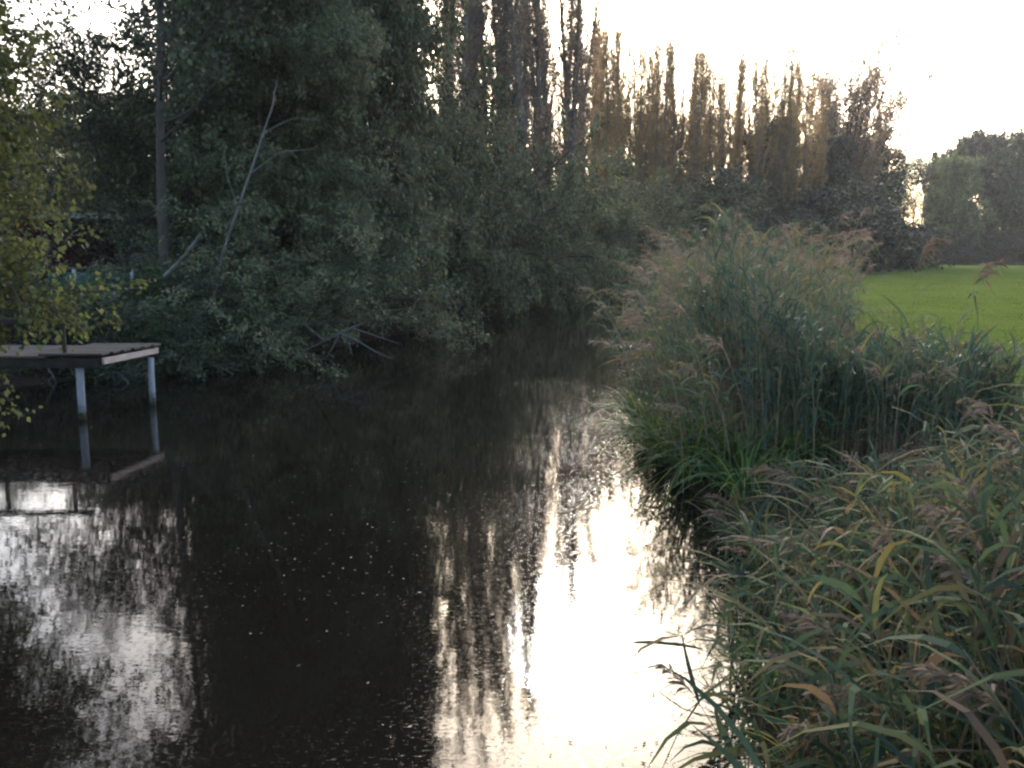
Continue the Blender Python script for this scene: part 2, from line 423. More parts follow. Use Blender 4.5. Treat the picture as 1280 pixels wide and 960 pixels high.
ORD = 'first second third fourth fifth sixth seventh eighth ninth tenth eleventh twelfth thirteenth fourteenth fifteenth sixteenth seventeenth eighteenth nineteenth twentieth twenty-first twenty-second twenty-third twenty-fourth twenty-fifth twenty-sixth twenty-seventh twenty-eighth twenty-ninth thirtieth thirty-first thirty-second thirty-third thirty-fourth thirty-fifth'.split()

# --- prototypes
PA = [poplar(11 + q, 28, .105, True, 1.25, 1.2) for q in range(4)]
PBp = [poplar(31 + q, 25, .14, False, 1.35, 1.15) for q in range(5)]
ALD = [tree(51, 15, 4.2, .05, 60, .15, .62, M_alder, M_bark, ldens=24, nsub=9, ntw=7, droop=.5, ang=(45, 85)),
       tree(52, 15, 4.2, .05, 60, .15, .62, M_alder, M_bark, ldens=24, nsub=9, ntw=7, droop=.5, ang=(45, 85)),
       tree(53, 15, 3.8, .04, 60, .16, .42, M_willow, M_bark, ldens=26, nsub=9, ntw=7, droop=.8, ang=(45, 85))]
AIRY = [tree(61, 14, 3.0, .30, 34, .115, .75, M_alder, M_bark, ldens=13, nsub=7, ntw=5, tr=.13, droop=.3, ang=(45, 80), bend=.012, twl=(.4, .8)),
        tree(62, 14, 3.2, .24, 34, .115, .75, M_alder, M_bark, ldens=12, nsub=7, ntw=5, tr=.17, droop=.3, ang=(40, 70), bend=.03, twl=(.4, .8))]
LOW = tree(63, 7, 2.4, .18, 34, .10, .7, M_alder, M_bark, ldens=13, nsub=7, ntw=5, tr=.07, droop=.6, ang=(50, 90), twl=(.4, .8))
SHB = [shrub(71, 5, 2.8, 26, .135, .38, M_willow, M_bark, ldens=27, nsub=13, ntw=5),
       shrub(72, 5, 2.8, 26, .135, .5, M_willow, M_bark, ldens=27, nsub=13, ntw=5),
       shrub(73, 5, 2.8, 26, .135, .6, M_alder, M_bark, ldens=27, nsub=13, ntw=5)]
BRM = [shrub(81, 1.5, 1.5, 24, .075, .6, M_bramble, M_twig, ldens=36, nsub=10, ntw=4, arch=-.5, twl=(.2, .5), maxang=75),
       shrub(82, 1.5, 1.5, 24, .075, .7, M_green, M_twig, ldens=36, nsub=10, ntw=4, arch=-.3, twl=(.2, .5), maxang=60)]
HAZ = tree(91, 5.2, 2.0, .2, 110, .052, .75, M_hazel, M_bark, ldens=66, nsub=11, ntw=7, tr=.07, droop=.4, ang=(50, 95), twl=(.22, .5), spread=.045, bend=.03)
FAR = [tree(101, 20, 7.5, .10, 46, .46, .8, M_far, M_bark, ldens=13, nsub=8, ntw=6, tr=.35, rag=.4, twl=(.8, 1.8), spread=.25),
       tree(102, 20, 7.5, .06, 50, .46, .6, M_farwillow, M_bark, ldens=13, nsub=8, ntw=6, tr=.35, rag=.4, twl=(.8, 1.8), droop=.7, spread=.25),
       tree(103, 20, 6.0, .05, 50, .46, .7, M_fardark, M_bark, ldens=13, nsub=8, ntw=6, tr=.35, rag=.4, twl=(.8, 1.8), spread=.25)]
BARE = shrub(111, 21, 8.0, 46, .30, .7, M_browny, M_bark, ldens=6.0, nsub=20, ntw=7, droop=-.4, arch=.02, twl=(.8, 1.8), spread=.2, maxang=30, th=4.0)
BIRCH = tree(112, 17, 3.6, .3, 26, .24, .6, M_far, M_palebark, up=.1, ang=(35, 60), ldens=4.0, nsub=7, ntw=4, tr=.18, droop=.4, twl=(.8, 1.6), spread=.2)
HDG = [shrub(121, 6, 4.2, 26, .22, .65, M_fardark, M_bark, ldens=24, nsub=12, twl=(.5, 1.2), spread=.2),
       shrub(122, 6, 4.2, 26, .22, .65, M_far, M_bark, ldens=24, nsub=12, twl=(.5, 1.2), spread=.2)]

rnd = random.Random(5)
# --- poplars of the near stand, on the left bank behind the shrubs
near = []
for px, d in ((545, 55), (556, 49), (571, 58), (607, 60), (628, 60), (659, 60), (688, 62), (714, 62), (566, 50), (578, 47), (589, 53), (601, 50), (613, 56), (622, 48), (634, 51), (643, 57), (654, 52), (663, 47), (673, 56), (683, 50), (692, 54), (702, 59), (711, 52), (721, 56), (730, 61)):
    near.append(((px - 640) / FPX * d, d + 3, px))
near.sort(key=lambda q: q[2])
for q, (x, y, px) in enumerate(near):
    pos = 'leftmost poplar' if q == 0 else ('rightmost poplar' if q == len(near) - 1 else f'{ORD[q]} poplar from the left')
    plant('poplar_tree', PA[q % 4], x, y, f'{pos} in the tall brown near stand behind the dark bank trees', 'tree', 'tall brown poplars of the near stand', rnd.uniform(0, 6.28), rnd.uniform(.98, 1.1) * (1.02 if q < 5 else .93), sx=rnd.uniform(.9, 1.15))
# --- far golden row
tops = [(740, -14), (747, 0), (754, 12), (762, 30), (770, 22), (779, 34), (787, 18), (795, 26), (804, 16), (812, 30), (821, 22), (829, 38), (838, 30), (847, 42), (856, 36), (865, 58), (874, 44), (883, 52), (893, 42), (903, 66), (913, 60), (923, 76), (932, 68), (942, 90), (950, 58), (960, 45), (969, 74), (977, 48), (986, 50), (995, 44), (1003, 62), (1012, 96), (1021, 108), (1031, 116)]
for q, (px, py) in enumerate(tops):
    d = 92 + 7 * ((q * 7) % 5) / 4 + rnd.uniform(-1, 1)
    p = at(px, py, d); g = .74; h = p[2] - g + rnd.uniform(-.6, .3)
    pos = 'leftmost poplar' if q == 0 else ('rightmost poplar' if q == len(tops) - 1 else f'{ORD[q]} poplar from the left')
    plant('poplar_tree', PBp[q % 5], p[0], d, f'{pos} in the far golden row across the meadow', 'tree', 'golden poplars of the far row', rnd.uniform(0, 6.28), h / 25.0, sx=rnd.uniform(.7, 1.0) * h / 25.0)

back = [(742 + 8.9 * q + rnd.uniform(-3, 3), 24 + 1.3 * q + rnd.uniform(-14, 18)) for q in range(31)]
for q, (px, py) in enumerate(back):
    d = 110 + rnd.uniform(-3, 5); p = at(px, py, d); h = p[2] - .74
    pos = 'leftmost poplar' if q == 0 else ('rightmost poplar' if q == len(back) - 1 else f'{ORD[q]} poplar from the left')
    plant('poplar_tree', PBp[(q * 3 + 1) % 5], p[0], d, f'{pos} in the back rank showing through the far golden row', 'tree', 'poplars of the back rank', rnd.uniform(0, 6.28), h / 25.0, sx=rnd.uniform(.8, 1.1) * h / 25.0)

# --- big dark trees on the left bank
plant('alder_tree', ALD[0], -7.2, 26.5, 'large dense dark alder rising out of frame behind the leaning dead stem', 'tree', None, .3, 1.15, sx=.92)
plant('alder_tree', ALD[1], -10.5, 41.0, 'dark alder deep behind the two thin trunks at the left', 'tree', None, 1.9, .56, sx=.95)
plant('willow_tree', ALD[2], -5.1, 28.0, 'tall grey green willow ending the dark tree mass beside the near poplars', 'tree', None, 2.2, 1.2, sx=.9)
plant('alder_tree', ALD[1], -7.2, 36.0, 'dark alder half hidden between the tall willow and the near poplars', 'tree', None, 4.0, 1.1)
plant('willow_tree', ALD[2], -6.0, 22.6, 'leaning grey green willow spreading low over the water beside the fallen branch', 'tree', None, 4.4, .62, sx=.75)
plant('alder_tree', ALD[0], -16.8, 40.0, 'dark alder rising behind the roof of the red shed', 'tree', None, 2.0, .55, sx=1.0)
plant('alder_tree', ALD[1], -23.5, 42.0, 'low dark alder at the left edge far behind the jetty', 'tree', None, 3.0, .55, sx=1.0)
plant('slim_tree', AIRY[0], -7.75, 20.0, 'slim open tree with a thin straight trunk in front of the red shed', 'tree', None, .6, 1.0)
plant('slim_tree', AIRY[1], -8.9, 24.5, 'open tree with a thicker forked dark trunk right of the thin trunk', 'tree', None, 2.6, 1.05)
plant('slim_tree', AIRY[1], -12.2, 20.5, 'sparse tree at the left edge rising behind the jetty', 'tree', None, 5.0, .95)
plant('slim_tree', LOW, -10.3, 24.0, 'low branched young tree before the eave of the red shed', 'tree', None, 3.3, 1.0)
plant('slim_tree', LOW, -8.6, 22.6, 'young tree right of the teal panel fence', 'tree', None, 1.1, .8)
plant('alder_tree', ALD[0], -4.9, 33.5, 'narrow dark alder closing the dark mass left of the near poplars', 'tree', None, 5.2, 1.15, sx=.68)
plant('alder_tree', ALD[1], -7.4, 32.5, 'dark alder directly behind the large dense one', 'tree', None, .9, 1.1)
# --- shrubs along the left bank
for x, y, s, sx, pr, rz, lab in (
        (-5.7, 23.6, .95, .85, 0, .2, 'grey green willow bush drooping into the water beyond the fallen branch'),
        (-5.0, 27.0, 1.15, .95, 1, 1.4, 'broad willow bush leaning over the river below the tall willow'),
        (-4.3, 30.6, 1.2, .9, 0, 2.5, 'rounded green bush jutting furthest over the bend of the water'),
        (-3.4, 34.0, 1.25, .95, 1, 3.1, 'willow bush below the left end of the near poplar stand'),
        (-2.4, 38.2, 1.2, .95, 2, 4.0, 'dark bush at the waterline below the middle of the near poplars'),
        (-1.2, 42.6, 1.2, 1.0, 0, 5.1, 'mid green bush below the right end of the near poplars'),
        (.6, 48.0, 1.25, 1.0, 1, .9, 'bush above the dark undercut bank where the river narrows'),
        (3.0, 54.5, 1.15, 1.0, 2, 2.0, 'dark bush where the river disappears behind the reeds'),
        (7.4, 60.5, 1.1, 1.1, 0, 3.4, 'grey bush behind the left tip of the tall reeds'),
        (13.4, 62.0, 1.1, 1.2, 2, 4.4, 'low dark bush behind the tall reed plumes'),
        (-2.6, 36.5, 1.75, 1.1, 2, 1.0, 'tall dark bush in the second rank left of the near poplars'),
        (-.4, 43.5, 1.55, 1.1, 0, 2.4, 'tall willow bush in the second rank below the near poplars'),
        (2.6, 51.5, 1.45, 1.15, 1, 3.9, 'tall bush in the second rank between near poplars and far golden row'),
        (8.0, 60.0, 1.3, 1.2, 2, 5.5, 'dark bush in the second rank below the gold of the far row'),
        (-6.4, 18.3, .42, .7, 2, .7, 'dark bush right of the jetty drooping to the black water'),
        (-5.2, 20.2, .6, .8, 0, 3.0, 'willow scrub behind the fallen branch at the waterline'),
        (-12.5, 38.0, 1.45, 1.3, 2, .4, 'dark tall bush behind the red shed roof'),
        (-18.0, 37.0, 1.4, 1.35, 2, 1.4, 'bush left of and behind the red shed'),
        (-9.0, 36.5, 1.45, 1.3, 2, 2.6, 'dark bush behind the thin trunk right of the shed'),
        (-23.0, 36.0, 1.4, 1.4, 2, 3.6, 'dark bush at the far left edge beyond the jetty'),
        ):
    plant('bank_shrub', SHB[pr], x, y, lab, 'bush', 'bushes along the left bank', rz, s, sx=sx, parts=('stem', 'foliage'))
for x, y, s, sx, pr, rz, lab in (
        (-8.6, 17.2, .75, .9, 1, 0, 'bright green nettle clump below the teal panel fence'),
        (-7.8, 16.3, .7, .9, 0, 1, 'bramble mound behind the end of the jetty'),
        (-9.6, 16.2, .8, 1.0, 0, 2, 'bramble mound behind the jetty at the left'),
        (-6.6, 17.2, .7, .9, 0, 3, 'low bramble hanging over the bank right of the jetty'),
        (-9.8, 19.2, .7, 1.0, 1, 4, 'green undergrowth in front of the teal panel fence'),
        (-7.2, 19.0, .9, 1.0, 0, 5, 'bramble at the foot of the thin straight trunk'),
        (-5.6, 18.4, .55, .8, 0, 2.4, 'bramble trailing in the water below the leaning dead stem'),
        ):
    plant('bramble_bush' if pr == 0 else 'nettle_clump', BRM[pr], x, y, lab, 'undergrowth', 'undergrowth on the left bank', rz, s, sx=sx, parts=('stem', 'foliage'))
plant('hazel_bush', HAZ, -6.08, 7.6, 'yellow green leafy bush hanging in at the left edge close to the camera', 'bush', None, .5, 1.0, parts=('trunk', 'foliage'))

# --- far side of the meadow
for px, d, h, w, pr, lab in (
        (775, 80, 8.5, 1.0, 1, 'dull hedge bush below the left end of the golden row'),
        (815, 84, 8.0, 1.1, 0, 'dark hedge bush in the gap behind the reed tips'),
        (850, 80, 7.0, 1.1, 1, 'hedge bush below the middle of the golden row'),
        (885, 86, 8.5, 1.1, 0, 'dark hedge bush behind the tallest reed plume'),
        (920, 82, 8.0, 1.1, 1, 'hedge bush left of the dark narrow tree'),
        (1000, 92, 9.0, 1.2, 0, 'dark hedge bush right of the dark narrow tree'),
        (1040, 98, 8.5, 1.2, 0, 'hedge bush left below the bare round tree'),
        (1062, 108, 9.0, 1.0, 1, 'hedge bush below the bare round tree'),
        (1092, 122, 8.0, .8, 0, 'dark hedge bush at the left of the birch gap'),
        (1138, 165, 7.5, 1.1, 0, 'low hedge closing the birch gap'),
        (1185, 158, 6.0, 1.3, 0, 'low dark hedge below the pale willow'),
        (1225, 162, 5.5, 1.3, 0, 'low dark hedge right below the pale willow'),
        (1262, 160, 6.5, 1.3, 0, 'low dark hedge at the right edge of the meadow'),
        (1300, 160, 6.5, 1.3, 0, 'low hedge just past the right edge'),
        ):
    x = (px - 640) / FPX * d * 1.01
    plant('hedge_bush', HDG[pr], x, d, lab, 'bush', 'hedge bushes along the far meadow edge', rnd.uniform(0, 6), h / 6.3, sx=w * h / 6.3 * 1.05, parts=('stem', 'foliage'))
for px, py, d, pr, w, nm, lab in (
        (968, 150, 98, FAR[2], .75, 'leafy_tree', 'dark narrow tree in front of the right end of the golden poplar row'),
        (1052, 104, 128, BARE, .72, 'bare_tree', 'round almost bare tree with fanned branches right of the poplar row'),
        (1097, 165, 134, FAR[0], .75, 'leafy_tree', 'leafy tree with a lopsided tip right of the bare tree'),
        (1040, 170, 112, FAR[2], .9, 'leafy_tree', 'dark tree below the left of the bare tree'),
        (1124, 180, 170, BIRCH, 1.0, 'birch_tree', 'thin pale stemmed birch in the gap by the meadow'),
        (1146, 190, 172, BIRCH, 1.0, 'birch_tree', 'second thin birch right of the bright gap'),
        (1117, 205, 168, BIRCH, .9, 'birch_tree', 'shorter birch at the left of the bright gap'),
        (1135, 198, 176, BIRCH, 1.1, 'birch_tree', 'birch in the middle of the bright gap'),
        (1156, 196, 168, BIRCH, 1.0, 'birch_tree', 'birch against the pale willow'),
        (1172, 192, 176, FAR[0], .5, 'leafy_tree', 'green tree behind the birches'),
        (1212, 196, 160, FAR[1], .95, 'willow_tree', 'rounded pale willow at the far edge of the meadow'),
        (1196, 182, 178, FAR[0], .6, 'leafy_tree', 'green tree behind the left of the pale willow'),
        (1240, 165, 182, FAR[2], .9, 'leafy_tree', 'tall dark tree behind the right of the pale willow'),
        (1278, 168, 172, FAR[0], .9, 'leafy_tree', 'tall tree at the right edge of the meadow'),
        (1312, 172, 172, FAR[2], .9, 'leafy_tree', 'dark tree just past the right edge'),
        ):
    p = at(px, py, d); h = p[2] - .74
    H0 = float(np.percentile([v.co.z for v in pr[1].vertices], 93 if pr is BARE else 99.7))
    plant(nm, pr, p[0], d, lab, 'tree', 'trees at the far edge of the meadow', rnd.uniform(0, 6), h / H0, sx=w * h / H0)

# --- dead wood
def dead(name, lines, label, cat, m):
    b = np.array(lines[0][0][0]); e = empty(name, tuple(b))
    for q, (pts, r0, r1) in enumerate(lines):
        pts = np.array(pts) - b; n = len(pts)
        tt = np.linspace(0, n - 1, n * 4); P = np.stack([np.interp(tt, np.arange(n), pts[:, c]) for c in range(3)], -1)
        P += NP(q + 7).normal(0, r0 * .16, P.shape)
        o = link('stem' if q == 0 else 'side_branch', np_mesh(name, [(*tube(P, np.linspace(r0, r1, len(P)), 7), 0)], [m], True), e)
    return tag(e, label, cat)


dead('dead_tree', [([at(272, 345, 18.6), at(280, 312, 18.5), at(303, 245, 18.4), at(325, 180, 18.3), at(340, 135, 18.2), at(346, 100, 18.1)], .034, .012),
                   ([at(312, 218, 18.3), at(350, 190, 18.0), at(395, 186, 17.9)], .014, .005),
                   ([at(330, 165, 18.2), at(366, 148, 18.0), at(400, 150, 18.0)], .012, .004),
                   ([at(298, 260, 18.4), at(285, 225, 18.2), at(280, 190, 18.1)], .012, .004)],
     'pale leaning dead stem with few twigs against the dark alders', 'dead tree', M_palebark)
dead('broken_branch', [([at(206, 345, 17.6), at(222, 330, 17.5), at(238, 310, 17.4), at(252, 293, 17.3)], .045, .03)],
     'short pale broken branch slanting beside the thin trunk', 'branch', M_palebark)
dead('fallen_branch', [([at(352, 458, 18.2), at(378, 440, 18.0), at(405, 426, 17.9), at(428, 415, 17.9), at(452, 404, 18.0)], .026, .014),
                       ([at(425, 416, 17.9), at(450, 428, 17.5), at(470, 440, 17.3), at(492, 449, 17.2)], .02, .006),
                       ([at(425, 416, 17.9), at(437, 432, 17.7), at(441, 446, 17.6)], .014, .005),
                       ([at(425, 416, 17.9), at(415, 436, 17.7), at(405, 450, 17.6)], .014, .005),
                       ([at(440, 410, 18.0), at(470, 420, 17.6), at(500, 430, 17.5)], .016, .005),
                       ([at(405, 426, 17.9), at(380, 405, 17.8), at(350, 390, 17.8)], .018, .006)],
     'grey fallen branch with splayed twigs dipping into the river', 'branch', M_twig)

# ------------------------------------------------------------------ jetty
J = empty('jetty', (-7.2, 12.5, 0)); jb = np.array([-7.2, 12.5, 0])
tag(J, 'low wooden jetty on two white posts reaching out from the left bank', 'jetty')


def jpart(name, items, m, label=None):
    o = link(name, np_mesh(name, [(v - jb, f, 0) for v, f in items], [m]), J)
    if label: o['label'] = label
    return o


DZ = .86
boards = []
for q in range(26):
    x = -9.95 + q * .145
    boards.append(box((x, 12.52, DZ + .002 * (q % 3)), (.137, 1.44, .035)))
jpart('deck', boards, M_deck)
boards = []
for q in range(6):
    boards.append(box((-5.92 + .03 * q, 11.92 + q * .24, DZ + .035 + .002 * (q % 2)), (.86 + .03 * q, .228, .03), rz=.0))
jpart('deck_end', boards, M_deck, 'raised end of the deck with lengthwise planks')
jpart('fascia_board', [box((-5.40, 12.52, DZ - .055), (.035, 1.42, .085), rz=-.12)], M_fascia, 'pale timber board along the end of the deck')
jpart('beam', [box((-7.9, 11.86, DZ - .085), (4.7, .08, .125))], M_dark)
jpart('beam', [box((-7.85, 13.16, DZ - .085), (4.7, .08, .125))], M_dark)
for x, y, r, zt in ((-5.87, 11.93, .052, DZ - .15), (-5.38, 13.1, .046, DZ - .15), (-8.9, 11.93, .06, DZ - .15), (-8.9, 13.1, .055, DZ - .15)):
    v, f = tube([(x - .01, y, -.9), (x, y, -.1), (x, y, .35), (x + .008, y, zt)], [r] * 4, 14)
    jpart('post', [(v, f)], M_jpost)
jpart('rail', [box((-7.6, 11.92, DZ + .47), (3.6, .06, .07))], M_dark, 'dark low rail along the near side of the deck')
for x in (-6.05, -6.98, -8.6):
    jpart('rail_post', [box((x, 11.93, DZ + .23), (.045, .045, .40))], M_dark)

# ------------------------------------------------------------------ shed and panel fence
S0 = empty('red_shed', (-11.3, 26.0, .72), R(4)); tag(S0, 'dark red board shed half hidden behind the thin trunks', 'shed')
link('wall', np_mesh('wall', [box((0, 0, 1.25), (5.0, 3.0, 2.5))] and [(*box((0, 0, 1.25), (5.0, 3.0, 2.5)), 0)] + [(*box((-2.4 + q * .2, -1.51, 1.25), (.17, .03, 2.46)), 0) for q in range(25)], [M_red]), S0)
rv = np.array([(-2.8, -1.9, 2.52), (2.8, -1.9, 2.52), (2.8, 0, 2.62), (-2.8, 0, 2.62), (-2.8, 1.9, 2.52), (2.8, 1.9, 2.52)])
rv = np.concatenate([rv, rv + np.array([0, 0, .09])])
link('roof', np_mesh('roof', [(rv, np.array([(0, 3, 2, 1), (3, 4, 5, 2), (6, 7, 8, 9), (9, 8, 11, 10), (0, 1, 7, 6), (4, 10, 11, 5), (0, 6, 9, 3), (3, 9, 10, 4), (1, 2, 8, 7), (2, 5, 11, 8)]), 0)], [M_roof]), S0)
link('eave_board', np_mesh('eave_board', [(*box((0, -1.93, 2.55), (5.6, .035, .14)), 0)], [M_trim]), S0)
D = link('door', np_mesh('door', [(*box((1.15, -1.545, 1.05), (.9, .04, 2.05)), 0)], [M_roof]), S0)
link('handle', np_mesh('handle', [(*box((.82, -1.59, 1.05), (.03, .05, .14)), 0)], [M_trim]), D)
F0 = empty('panel_fence', (-10.1, 21.6, .72), R(3)); tag(F0, 'low teal panel fence with pale posts in front of the red shed', 'fence')
for q in range(2):
    link('panel', np_mesh('panel', [(*box((-1.15 + q * 1.36, 0, .62), (1.26, .03, .95)), 0)] + [(*box((-1.15 + q * 1.36, -.03, .3 + .6 * e), (1.2, .03, .06)), 0) for e in (0, 1)], [M_teal]), F0)
for q in range(3):
    link('post', np_mesh('post', [(*box((-1.83 + q * 1.36, 0, .55), (.085, .085, 1.25)), 0)], [M_post]), F0)
link('top_rail', np_mesh('top_rail', [(*box((-.47, 0, 1.2), (2.9, .10, .05)), 0)], [M_deck]), F0)


# ------------------------------------------------------------------ reeds
def ribbons(P, side, w):
    """P (n,s,3) centre line, side (n,s,3), w (n,s)"""
    n, s, _ = P.shape
    V = np.stack([P + side * w[..., None] / 2, P - side * w[..., None] / 2], 2).reshape(-1, 3)
    b = (np.arange(n)[:, None] * s * 2 + np.arange(s - 1)[None] * 2).ravel()
    return V, np.stack([b, b + 1, b + 3, b + 2], -1)


def stems_tube(P, r):
    n, s, _ = P.shape
    ang = np.arange(3) * 2 * math.pi / 3
    ring = np.stack([np.cos(ang), np.sin(ang), ang * 0], -1)
    V = (P[:, :, None] + ring[None, None] * r[:, :, None, None]).reshape(-1, 3)
    b = (np.arange(n)[:, None] * s + np.arange(s - 1)[None]).ravel()[:, None] * 3
    j = np.arange(3)[None]; j2 = (j + 1) % 3
    return V, np.stack([b + j, b + j2, b + 3 + j2, b + 3 + j], -1).reshape(-1, 4)


def reeds(seed, base, h, laz, lean, nleaf=9, LL=(.28, .5), LW=(.016, .028), plume=.3, t0=.2, pl=1.0, spr=(18, 48), nb=42, pw=(.006, .013), fan=.42):
    """returns mesh parts: 0 leaf, 1 stem, 2 plume"""
    rg = NP(seed); N = len(base); ts = np.linspace(0, 1, 6)
    ld = np.stack([np.cos(laz), np.sin(laz), laz * 0], -1)
    def pos(t):  # t (N,k)
        b = lean[:, None] * t ** 2
        return base[:, None] + (ld[:, None] * (h[:, None] * b)[..., None]) + np.array([0, 0, 1.]) * (h[:, None] * (t - .42 * b * lean[:, None] * t))[..., None]
    P = pos(np.tile(ts, (N, 1)))
    V, F = stems_tube(P, np.linspace(.0045, .002, 6)[None] * rg.uniform(.8, 1.3, N)[:, None])
    out = [(V, F, 1)]
    # leaves
    tl = np.clip(np.linspace(t0, .97, nleaf)[None] + rg.normal(0, .03, (N, nleaf)), .05, .99)
    p = pos(tl).reshape(-1, 3); n = len(p)
    tang = (pos(np.minimum(tl + .02, 1.01)).reshape(-1, 3) - p); tang = unit(tang)
    az = (rg.uniform(0, 6.28, (N, 1)) + np.arange(nleaf)[None] * math.pi + rg.normal(0, .55, (N, nleaf))).ravel()
    az = az + 0
    hd = unit(np.stack([np.cos(az), np.sin(az), az * 0], -1) + np.repeat(ld * np.minimum(lean, 1)[:, None], nleaf, 0) * .5)
    an = rg.uniform(R(spr[0]), R(spr[1]), n)
    d0 = unit(tang * np.cos(an)[:, None] + hd * np.sin(an)[:, None])
    L = rg.uniform(*LL, n) * np.sin(np.clip(tl.ravel() * 1.15 + .35, 0, 2.9)) ** .5
    dr = rg.uniform(.15, .95, n) * (1 + (rg.random(n) < .2) * 1.2)
    ss = np.array([0, .2, .45, .72, 1.0])
    Q = p[:, None] + d0[:, None] * (L[:, None] * ss)[..., None] + hd[:, None] * (L[:, None] * .25 * ss ** 2)[..., None] - np.array([0, 0, 1.]) * (L[:, None] * dr[:, None] * ss ** 2.2)[..., None]
    side = unit(np.cross(d0, np.array([0, 0, 1.])) + rg.normal(0, .35, (n, 3)))
    sd = np.repeat(side[:, None], 5, 1)
    W = rg.uniform(*LW, n)[:, None] * np.array([.45, 1, .9, .55, .03])[None]
    V, F = ribbons(Q, sd, W); out.append((V, F, 0))
    # plumes
    idx = np.where(rg.random(N) < plume)[0]
    if len(idx):
        tip = P[idx, -1]; td = unit(P[idx, -1] - P[idx, -2])
        paz = laz[idx] + rg.normal(0, .5, len(idx)); pd = np.stack([np.cos(paz), np.sin(paz), paz * 0], -1)
        pL = rg.uniform(.2, .34, len(idx)) * pl
        u = rg.random((len(idx), nb))
        ax = tip[:, None] + td[:, None] * (pL[:, None] * u * .8)[..., None] + pd[:, None] * (pL[:, None] * .5 * u ** 2)[..., None] - np.array([0, 0, .35]) * (pL[:, None] * u ** 2)[..., None]
        bd = unit(td[:, None] * .7 + pd[:, None] * .55 + rg.normal(0, fan, (len(idx), nb, 3)))
        bl = pL[:, None] * (.62 - .38 * u) * rg.uniform(.6, 1.2, u.shape)
        ss = np.array([0, .35, .7, 1.])
        Q = ax[..., None, :] + bd[..., None, :] * (bl[..., None] * ss)[..., None] - np.array([0, 0, 1.]) * (bl[..., None] * .5 * ss ** 2)[..., None]
        Q = Q.reshape(-1, 4, 3); m = len(Q)
        sd = np.repeat(unit(rg.normal(0, 1, (m, 1, 3))), 4, 1)
        V, F = ribbons(Q, sd, rg.uniform(*pw, m)[:, None] * np.array([.25, .8, 1, .15])[None]); out.append((V, F, 2))
    return out


REEDM = [M_reed, M_stem, M_plume, M_dry, M_sedge, M_wall]


def gzv(p):
    return np.stack([p[:, 0], p[:, 1], np.maximum(ground_z(p[:, 0], p[:, 1]), -.15) - .03], -1)


def scatter(seed, n, x0, x1, y0, y1, keep):
    rg = NP(seed); p = np.stack([rg.uniform(x0, x1, n), rg.uniform(y0, y1, n)], -1)
    return gzv(p[keep(p[:, 0], p[:, 1], rg)])


def stuff(name, parts, label, cat):
    o = link(name, np_mesh(name, parts, REEDM)); tag(o, label, cat, None, 'stuff'); return o


# foreground bed: bowed and tangled
def bed_front(x, y, rg):
    d = x - xr(y)
    return (d > -.1) & (y + .12 * x < np.where(x < 2.4, 7.4, 6.4) + .25 * np.sin(x * 2)) & (rg.random(len(x)) < np.clip(.55 + d * .6, 0, 1))
b = scatter(201, 2300, .3, 6.2, 1.0, 7.4, bed_front); rg = NP(202); n = len(b)
dd = b[:, 0] - xr(b[:, 1])
h = np.clip(.58 + .38 * np.minimum(dd, 1.6), .45, 1.2) * rg.uniform(.7, 1.25, n) * (1 - .6 * sst((b[:, 1] + .12 * b[:, 0] - 4.2) / 2.0)) + .08
laz = rg.uniform(0, 6.28, n); laz = np.where(dd < .5, rg.normal(math.pi, .9, n), laz); lean = rg.uniform(.03, .55, n) * rg.uniform(.3, 1.3, n)
parts = reeds(203, b, h, laz, lean, 9, (.26, .54), (.014, .031), .13, .2, .75, (12, 46))
stuff('foreground_reeds', parts, 'tangled bowed green reeds filling the right foreground', 'reeds')

# main bed: tall behind, lower in front and at the water
def bed_main(x, y, rg):
    d = x - xr(y)
    lim = np.where(y < 10.2, 5.0, np.minimum(.382 * y, xr(y) + 4.2))
    front = np.where(x > 2.8, 8.1 + .25 * np.sin(x * 3), 7.9)
    return (d > -.15) & (x < lim) & (y > front) & (rg.random(len(x)) < np.clip(1.25 - y / 45, .3, 1) * np.clip(.22 + d * .9, 0, 1))
b = np.concatenate([scatter(211, 11500, 1.2, 13, 7, 42, bed_main), scatter(215, 1300, 1.5, 5.2, 7.2, 10.6, bed_main)]); rg = NP(212); n = len(b)
dd = b[:, 0] - xr(b[:, 1])
tall = sst((b[:, 1] - 9.6) / 2.0) * sst((.40 * b[:, 1] - b[:, 0]) / .5 + .2)
wall = (b[:, 1] < 10.6) & (b[:, 0] > 2.2)
tall = np.maximum(tall, sst((b[:, 1] - 7.4) / 1.6) * sst((3.0 - b[:, 0]) / .5) * .95)
h = (1.0 + 1.12 * tall) * (.80 + .20 * sst(dd / .8)) * rg.uniform(.72, 1.16, n) * np.where(tall > .5, .93 + .12 * np.sin(b[:, 0] * 2.1 + b[:, 1] * .9), 1.0)
laz = np.where(dd < 1.0, rg.normal(math.pi, .8, n), rg.uniform(0, 6.28, n)); lean = rg.uniform(.02, .35, n) + .22 * np.clip(1 - dd / .8, 0, 1) * rg.random(n)
lean = np.where(wall, lean * .35, lean)
parts = reeds(213, b[~wall], h[~wall], laz[~wall], lean[~wall], 8, (.24, .46), (.014, .028), .3, .22, 1.1)
wp = reeds(214, b[wall], h[wall], laz[wall], lean[wall], 8, (.30, .50), (.016, .028), .05, .34, .8, (6, 24))
parts += [(v, f, 5 if m == 0 else m) for v, f, m in wp]
stuff('reed_bed', parts, 'tall reed bed with brown plumes along the right bank', 'reeds')

